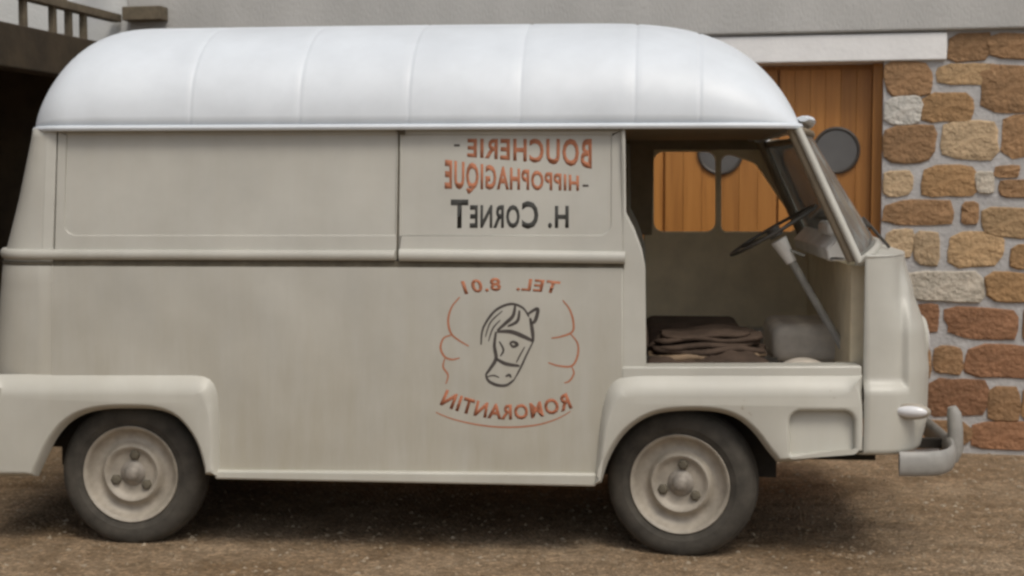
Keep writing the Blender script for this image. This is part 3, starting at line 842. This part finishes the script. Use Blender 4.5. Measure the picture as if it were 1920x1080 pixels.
# --- floor, underbody
obj('floor', box_bm(vx(20), x_seam+0.1, -0.60, 0.60, vz(880)+0.02, vz(880)+0.06), M['dark'], van, smooth=0)
obj('cab_floor', box_bm(x_b+0.05, x_seam+0.2, -0.80, 0.80, vz(715), vz(715)+0.02), M['cover'], van, smooth=0)
for s in (-1, 1):
    for xc, nm in ((0.0,'wheel_box'),(WB,'wheel_box')):
        obj(nm, box_bm(xc-0.40, xc+0.40, s*0.62-0.012, s*0.62+0.012, 0.30, 0.80), M['dark'], van, smooth=0)
        b = bmesh.new(); rows = []
        for k in range(17):
            q = R(14) + R(152)*k/16; rows.append([(xc+0.405*math.cos(q), s*0.615, 0.33+0.37*math.sin(q)), (xc+0.405*math.cos(q), s*0.868, 0.33+0.37*math.sin(q))])
        obj('wheel_arch_liner', grid_bm(rows), M['dark'], van, smooth=60)
obj('chassis_rail', box_bm(-0.5, x_seam+0.05, -0.45, -0.37, 0.36, 0.47), M['dark'], van, smooth=0)
obj('chassis_rail', box_bm(-0.5, x_seam+0.05, 0.37, 0.45, 0.36, 0.47), M['dark'], van, smooth=0)
obj('rear_axle', tube_bm([(0,-0.7,0.29),(0,0.7,0.29)], 0.035, 10), M['dark'], van)
obj('front_axle', tube_bm([(WB,-0.66,0.29),(WB,0.66,0.29)], 0.035, 10), M['dark'], van)
# cab interior backing: bulkhead low behind the seat, inner front wall
obj('bulkhead', box_bm(x_b-0.10, x_b-0.06, -0.80, 0.80, vz(715), zg-0.02), M['panel_in'], van, smooth=0)
obj('inner_front', box_bm(x_seam-0.03, x_seam+0.03, -0.74, 0.86, vz(715), z_n1-0.05), M['panel_in'], van, smooth=0)

# --- wheels
def make_wheel(x, side, steer, name='wheel'):
    wr = bpy.data.objects.new(name, None); col.objects.link(wr); wr.parent = van; wr.empty_display_size = 0.1
    RT = 0.310; ZC = 0.296
    wr.location = (x, side*0.715, ZC); wr.rotation_euler = (0, 0, steer + (0 if side < 0 else math.pi))
    # outer face at y = -0.085
    prof = [(0.195,0.075),(0.21,0.082),(0.255,0.085),(0.288,0.072),(0.302,0.052),(0.308,0.03)]
    tread = []
    for k in range(6):
        y0 = 0.028-k*0.0105
        tread += [(RT, y0), (RT, y0-0.006), (RT-0.006, y0-0.0065), (RT-0.006, y0-0.0098)]
    prof2 = [(0.308,-0.034),(0.303,-0.054),(0.293,-0.070),(0.274,-0.083),(0.250,-0.088),(0.232,-0.0875),(0.229,-0.0845),(0.218,-0.083),(0.206,-0.076),(0.197,-0.066)]
    tb = lathe_bm(prof + tread + prof2, 96)
    for v in tb.verts:
        if v.co.z < -0.20:
            k_ = min(1, (-0.20-v.co.z)/0.09); v.co.y *= 1+0.10*k_*k_
        v.co.z = max(v.co.z, -ZC)
    tyre = obj('tyre', tb, M['rubber'], wr, smooth=40)
    rp = [(0.197,0.06),(0.19,0.0),(0.192,-0.055),(0.200,-0.072),(0.206,-0.079),(0.203,-0.084),(0.194,-0.081),(0.186,-0.066),(0.178,-0.050),(0.165,-0.040),(0.150,-0.036),(0.138,-0.040),(0.130,-0.052),(0.124,-0.064),(0.116,-0.069),(0.108,-0.066),(0.100,-0.056),(0.088,-0.049),(0.07,-0.048),(0.0,-0.048)]
    rim = obj('rim', lathe_bm(rp, 56), M['rim'], wr, smooth=50)
    hub = obj('hub_cap', lathe_bm([(0.055,-0.047),(0.052,-0.054),(0.040,-0.060),(0.034,-0.064),(0.030,-0.074),(0.018,-0.080),(0.0,-0.081)], 32), M['hub'], wr, smooth=50)
    for k in range(3):
        q = R(82 + 120*k)
        b = lathe_bm([(0.023,-0.046),(0.022,-0.058),(0.014,-0.064),(0.0,-0.065)], 6)
        lo = obj('wheel_nut', b, M['gap'], wr, smooth=30); lo.location = (0.078*math.cos(q), -0.002, 0.078*math.sin(q))
    return wr
make_wheel(-0.035, -1, 0.0); make_wheel(-0.035, 1, 0.0)
make_wheel(WB+0.012, -1, R(-11)); make_wheel(WB+0.012, 1, R(-11))

# --- cab fittings
SY = -0.42
sx0, sz1 = vp(1210, 622, SY); sx1, _ = vp(1432, 600, SY); _, sz0 = vp(1300, 672, SY)
rows = []
for i in range(25):
    a = i/24; row = []
    for k in range(19):
        b = k/18
        e1 = min(1, min(a, 1-a)*9)**0.5; e2 = min(1, min(b, 1-b)*8)**0.5
        wv = 0.006*math.sin(a*38+b*5) + 0.008*math.sin(b*21+a*7) + 0.012*math.sin(a*9+1.3)
        row.append((sx0+(sx1-sx0)*a, -0.70+0.56*b, sz0-0.01+(sz1-sz0+0.012)*0.30*(0.3+0.7*e1*e2) + wv*e1*e2 + 0.02*a))
    rows.append(row)
seat = obj('seat_cushion', grid_bm(rows), M['seat'], van, smooth=60); solid(seat, 0.07)
obj('seat_base', box_bm(sx0+0.01, sx1-0.08, -0.66, -0.16, vz(715)+0.02, sz0-0.03), M['seat_base'], seat, smooth=0)
o = obj('seat_back', box_bm(-0.05, 0.05, -0.68, -0.16, 0.0, 0.42), M['seat'], seat); o.location = (sx0-0.03, 0, sz0+0.05); o.rotation_euler = (0, R(-10), 0); bevel(o, 0.03, 4)
far_seat = obj('seat_cushion', box_bm(sx0, sx1-0.05, 0.18, 0.68, sz0-0.04, sz1-0.02), M['seat'], van); bevel(far_seat, 0.04, 4)
ex0, ez1 = vp(1446, 606, -0.2); ex1, ez0 = vp(1600, 690, -0.2)
ec = obj('engine_cover', box_bm(ex0, ex1, -0.28, 0.28, vz(715)+0.021, ez1), M['cover'], van); bevel(ec, 0.05, 4)
bm = bmesh.new(); bmesh.ops.create_uvsphere(bm, u_segments=24, v_segments=12, radius=1)
hx, hz = vp(1505, 690, -0.6); bmesh.ops.scale(bm, vec=(0.10, 0.12, 0.055), verts=bm.verts)
o = obj('wheel_hump', bm, M['cover'], van, smooth=180); o.location = (hx, -0.62, hz-0.01)
# dark cloths folded on the seat
cl = empty('folded_cloth', VAN_O + fw*((sx0+sx1)/2+0.005) + inw*(-0.44) + Vector((0,0,sz0+0.012)), -A_VAN, 'pile of dark brown folded cloths lying on the cab seat', 'cloth')
zl_ = 0.0
for j in range(5):
    hh_ = [0.030, 0.026, 0.024, 0.022, 0.018][j]; la, lb = (sx1-sx0)/2*(1.0-0.05*j+rnd.uniform(-.06,.03)), 0.20-0.008*j
    ph1, ph2 = rnd.random()*6, rnd.random()*6; rows = []
    NA, NB = 40, 10
    for i in range(NA):
        q = 2*math.pi*i/NA; c, s_ = math.cos(q), math.sin(q)
        rr = (abs(c)**5+abs(s_)**5)**(-0.2)*(1+0.03*math.sin(3*q+ph1)+0.02*math.sin(7*q+ph2))
        col_ = []
        for k, (sc, zz) in enumerate(((0.0,0.06),(0.6,0.03),(0.94,0.0),(1.0,0.2),(1.01,0.5),(1.0,0.8),(0.95,1.0),(0.6,1.05),(0.0,1.02))):
            x_, y_ = c*rr*la*sc, s_*rr*lb*sc
            wob = 0.007*math.sin(x_*22+ph1)+0.005*math.sin(y_*30+x_*9+ph2)
            col_.append((x_+rnd.uniform(-.002,.002), y_, zl_ + hh_*zz + wob + 0.04*(x_/0.25)*(0.25 if j > 1 else 0.1)))
        rows.append(col_)
    rows.append(rows[0])
    b = grid_bm(rows); bmesh.ops.remove_doubles(b, verts=b.verts, dist=0.0015)
    obj('fold', b, M['seat'] if j != 0 else M['seat_base'], cl, smooth=60).location = (rnd.uniform(-.015,.015), 0, 0)
    zl_ += hh_*0.92
# dashboard
d0 = vp(1528, 446, -0.3); d1 = vp(1612, 482, -0.3)
db = obj('dashboard', slab_bm(fillet([(d0[0],d0[1]-0.03),(d0[0]+0.06,d0[1]+0.035),(x_seam-0.06,d0[1]+0.01),(x_seam-0.04,d1[1]),(d0[0]+0.01,d1[1])], 0.012), -0.70, 0.60), M['dash'], van); bevel(db, 0.01, 3)
o = obj('dial_hood', box_bm(d0[0]+0.02, d0[0]+0.12, -0.55, -0.22, d0[1]+0.015, d0[1]+0.075), M['dash'], db); bevel(o, 0.02, 3)
# steering
cy = -0.42
c0 = vp(1592, 672, cy); c1_ = vp(1462, 452, cy); cw = vp(1450, 432, cy)
colm = obj('steering_column', tube_bm([(c0[0],cy,c0[1]),(c1_[0],cy,c1_[1])], 0.017, 10), M['bumper'], van, smooth=60)
o = obj('column_shroud', tube_bm([(c1_[0]+0.05,cy,c1_[1]-0.09),(c1_[0]-0.005,cy,c1_[1]+0.005)], [0.022,0.036], 12), M['dash'], colm, smooth=60)
dirv = Vector((c1_[0]-c0[0], 0, c1_[1]-c0[1])).normalized()
pu = Vector((dirv.z, 0, -dirv.x)); pv = Vector((0,1,0)); ctr = Vector((cw[0], cy, cw[1]))
ring = [ctr + pu*(0.205*math.cos(2*math.pi*k/40)) + pv*(0.205*math.sin(2*math.pi*k/40)) for k in range(40)]
swl = obj('steering_wheel', tube_bm(ring, 0.0072, 8, closed=True, up=dirv), M['black'], van, smooth=60)
for q in (0.3, 2.4, 4.5):
    obj('spoke', tube_bm([ctr - dirv*0.02, ctr + pu*(0.2*math.cos(q)) + pv*(0.2*math.sin(q))], 0.008, 6), M['black'], swl, smooth=60)
obj('horn_button', tube_bm([ctr-dirv*0.03, ctr+dirv*0.012], 0.03, 14), M['black'], swl, smooth=40)
obj('column_lever', tube_bm([(c1_[0]+0.02,cy,c1_[1]-0.03),(c1_[0]+0.10,cy-0.05,c1_[1]-0.06)], 0.006, 6), M['bumper'], colm)
mp_ = scr(0.0, 0.86, -0.05)
o = obj('inner_mirror', box_bm(-0.012, 0.012, -0.10, 0.10, -0.03, 0.03), M['black'], van); o.location = mp_; bevel(o, 0.01, 3)

# ------------------------------------------------------------------ painted lettering (mirrored, as it stands in the photograph)
def text_mesh(s, bold):
    cu = bpy.data.curves.new('t', 'FONT'); cu.body = s; cu.resolution_u = 3; cu.offset = bold; cu.space_character = 1.14
    to = bpy.data.objects.new('t', cu); col.objects.link(to)
    dg = bpy.context.evaluated_depsgraph_get()
    me = bpy.data.meshes.new_from_object(to.evaluated_get(dg))
    bpy.data.objects.remove(to); bpy.data.curves.remove(cu)
    return me
def letters(name, s, m, fmap, y_out, parent, tum=True, bold=0.032):
    """each glyph run is laid by fmap(a, b) -> photo pixel, a along the word (0..1, reading order), b up (0..1)"""
    me = text_mesh(s, bold); vs = me.vertices
    x0 = min(v.co.x for v in vs); x1 = max(v.co.x for v in vs); y0 = min(v.co.y for v in vs); y1 = max(v.co.y for v in vs)
    bm = bmesh.new(); bm.from_mesh(me); bpy.data.meshes.remove(me)
    bmesh.ops.triangulate(bm, faces=bm.faces)
    for v in bm.verts:
        a = (v.co.x-x0)/(x1-x0); b = (v.co.y-y0)/(y1-y0)
        u, w_ = fmap(a, b); x, z = vp(u, w_)
        v.co = (x, -y_out + (tumble(x, z) if tum else 0), z)
    o = obj(name, bm, m, parent, smooth=0)
    m_ = o.modifiers.new('thickness', 'SOLIDIFY'); m_.thickness = 0.0003; m_.offset = 0
    return o
def quad(r_top, r_bot, l_top, l_bot, ur, ul, pw=1.0):
    def f(a, b):
        u = ur + (ul-ur)*a; t_ = a**pw
        top = r_top+(l_top-r_top)*t_; bot = r_bot+(l_bot-r_bot)*t_
        return (u, bot+(top-bot)*b)
    return f
YD = 0.8676
letters('lettering', 'BOUCHERIE', M['redfade'], quad(259,317,259,294,1109,874,0.8), YD, door)
letters('lettering', 'HIPPOPHAGIQUE', M['redfade'], quad(329,363,298,364,1085,832), YD, door, bold=0.038)
letters('lettering', '-', M['grey_ink'], quad(346,350,346,350,1103,1092), YD, door)
letters('lettering', '-', M['grey_ink'], quad(270,274,270,274,860,849), YD, door)
letters('lettering', 'H.', M['ink'], quad(386,428,386,428,1066,1027), YD, door)
letters('lettering', 'C', M['ink'], quad(377,429,377,429,1009,978), YD, door)
letters('lettering', 'ORNE', M['ink'], quad(384,428,384,428,974,880), YD, door)
letters('lettering', 'T', M['ink'], quad(374,428,374,428,877,844), YD, door)
YS = 0.8706
near_side = side[0]
def arcmap(ur, ul, base_, h, bend):
    def f(a, b):
        u = ur+(ul-ur)*a
        return (u + (u-957)*0.10*b*(1 if bend > 0 else -1), base_ + bend*((u-957)/100.0)**2 - h*b)
    return f
letters('lettering', 'TEL.', M['redfade'], arcmap(1043, 968, 545, 23, 8), YS, near_side, False)
letters('lettering', '8.01', M['redfade'], arcmap(940, 872, 545, 25, 10), YS, near_side, False)
letters('lettering', 'ROMORANTIN', M['red'], arcmap(1074, 824, 787, 29, -16), YS, near_side, False, bold=0.036)
def stroke(name, pts, wd, m, parent, lines=None):
    """painted brush strokes: smooth ribbons laid on the side panel; several may make up one figure"""
    bm = bmesh.new()
    for pl, w0 in (lines or [(pts, wd)]):
        pp = [Vector(p) for p in pl]; sm = []
        for i in range(len(pp)-1):
            p0 = pp[max(i-1,0)]; p1 = pp[i]; p2 = pp[i+1]; p3 = pp[min(i+2,len(pp)-1)]
            for k in range(6):
                t_ = k/6
                sm.append(0.5*((2*p1)+(p2-p0)*t_+(2*p0-5*p1+4*p2-p3)*t_*t_+(3*p1-p0-3*p2+p3)*t_**3))
        sm.append(pp[-1]); L_, R_ = [], []
        for i, p in enumerate(sm):
            t_ = (sm[min(i+1,len(sm)-1)]-sm[max(i-1,0)]); t_.normalize(); nn = Vector((-t_.y, t_.x))
            ww = w0*0.5*(0.55+0.45*math.sin(math.pi*min(1,max(0,i/(len(sm)-1)))))
            for lst, sg in ((L_, 1), (R_, -1)):
                x, z = vp(*(p+nn*ww*sg)); lst.append(bm.verts.new((x, -YS, z)))
        for i in range(len(sm)-1): bm.faces.new((L_[i], L_[i+1], R_[i+1], R_[i]))
    o = obj(name, bm, m, parent, smooth=0)
    m_ = o.modifiers.new('thickness', 'SOLIDIFY'); m_.thickness = 0.0003; m_.offset = 0
    return o
stroke('underline', [(817,773),(850,786),(900,797),(951,801),(1005,797),(1045,785),(1070,771)], 3.0, M['redfade'], near_side)
stroke('scroll', None, None, M['redfade'], near_side, [
  ([(862,557),(848,574),(841,594),(841,610),(847,627),(862,639),(879,649)], 4), ([(847,628),(832,634),(826,652),(834,669),(848,674),(862,671)], 4), ([(834,672),(831,688),(840,703),(836,720)], 3.5)])
stroke('scroll', None, None, M['redfade'], near_side, [
  ([(1055,563),(1068,580),(1075,603),(1073,622),(1052,631),(1034,634)], 4), ([(1070,626),(1083,644),(1083,667),(1072,686),(1048,686),(1028,680)], 4), ([(1072,688),(1076,700),(1068,714),(1058,718)], 3.5)])
stroke('horse_emblem', None, None, M['grey_ink'], near_side, [
  ([(902,646),(906,615),(928,583),(957,570),(980,577),(992,594)], 5), ([(910,632),(920,604),(942,583)], 3), ([(916,640),(924,616),(938,600)], 3),
  ([(988,590),(1008,579),(1003,602),(994,606)], 7), ([(994,596),(998,618),(1000,640)], 7), ([(1000,640),(988,664),(976,690),(964,712)], 4),
  ([(930,622),(927,648),(930,672),(920,690),(911,702)], 7), ([(932,620),(948,606),(962,592),(966,572)], 7), ([(952,612),(970,602),(974,582)], 6),
  ([(932,622),(958,622),(984,632),(1000,640)], 8), ([(930,672),(948,682),(974,686)], 7),
  ([(911,702),(916,714),(932,722),(950,722),(964,712)], 6), ([(914,706),(926,704),(936,708)], 3), ([(948,706),(955,703),(958,708)], 5),
  ([(956,643),(963,641),(970,646),(962,650),(956,643)], 6), ([(936,640),(944,656),(938,668)], 4), ([(984,650),(974,668),(968,680)], 3)])
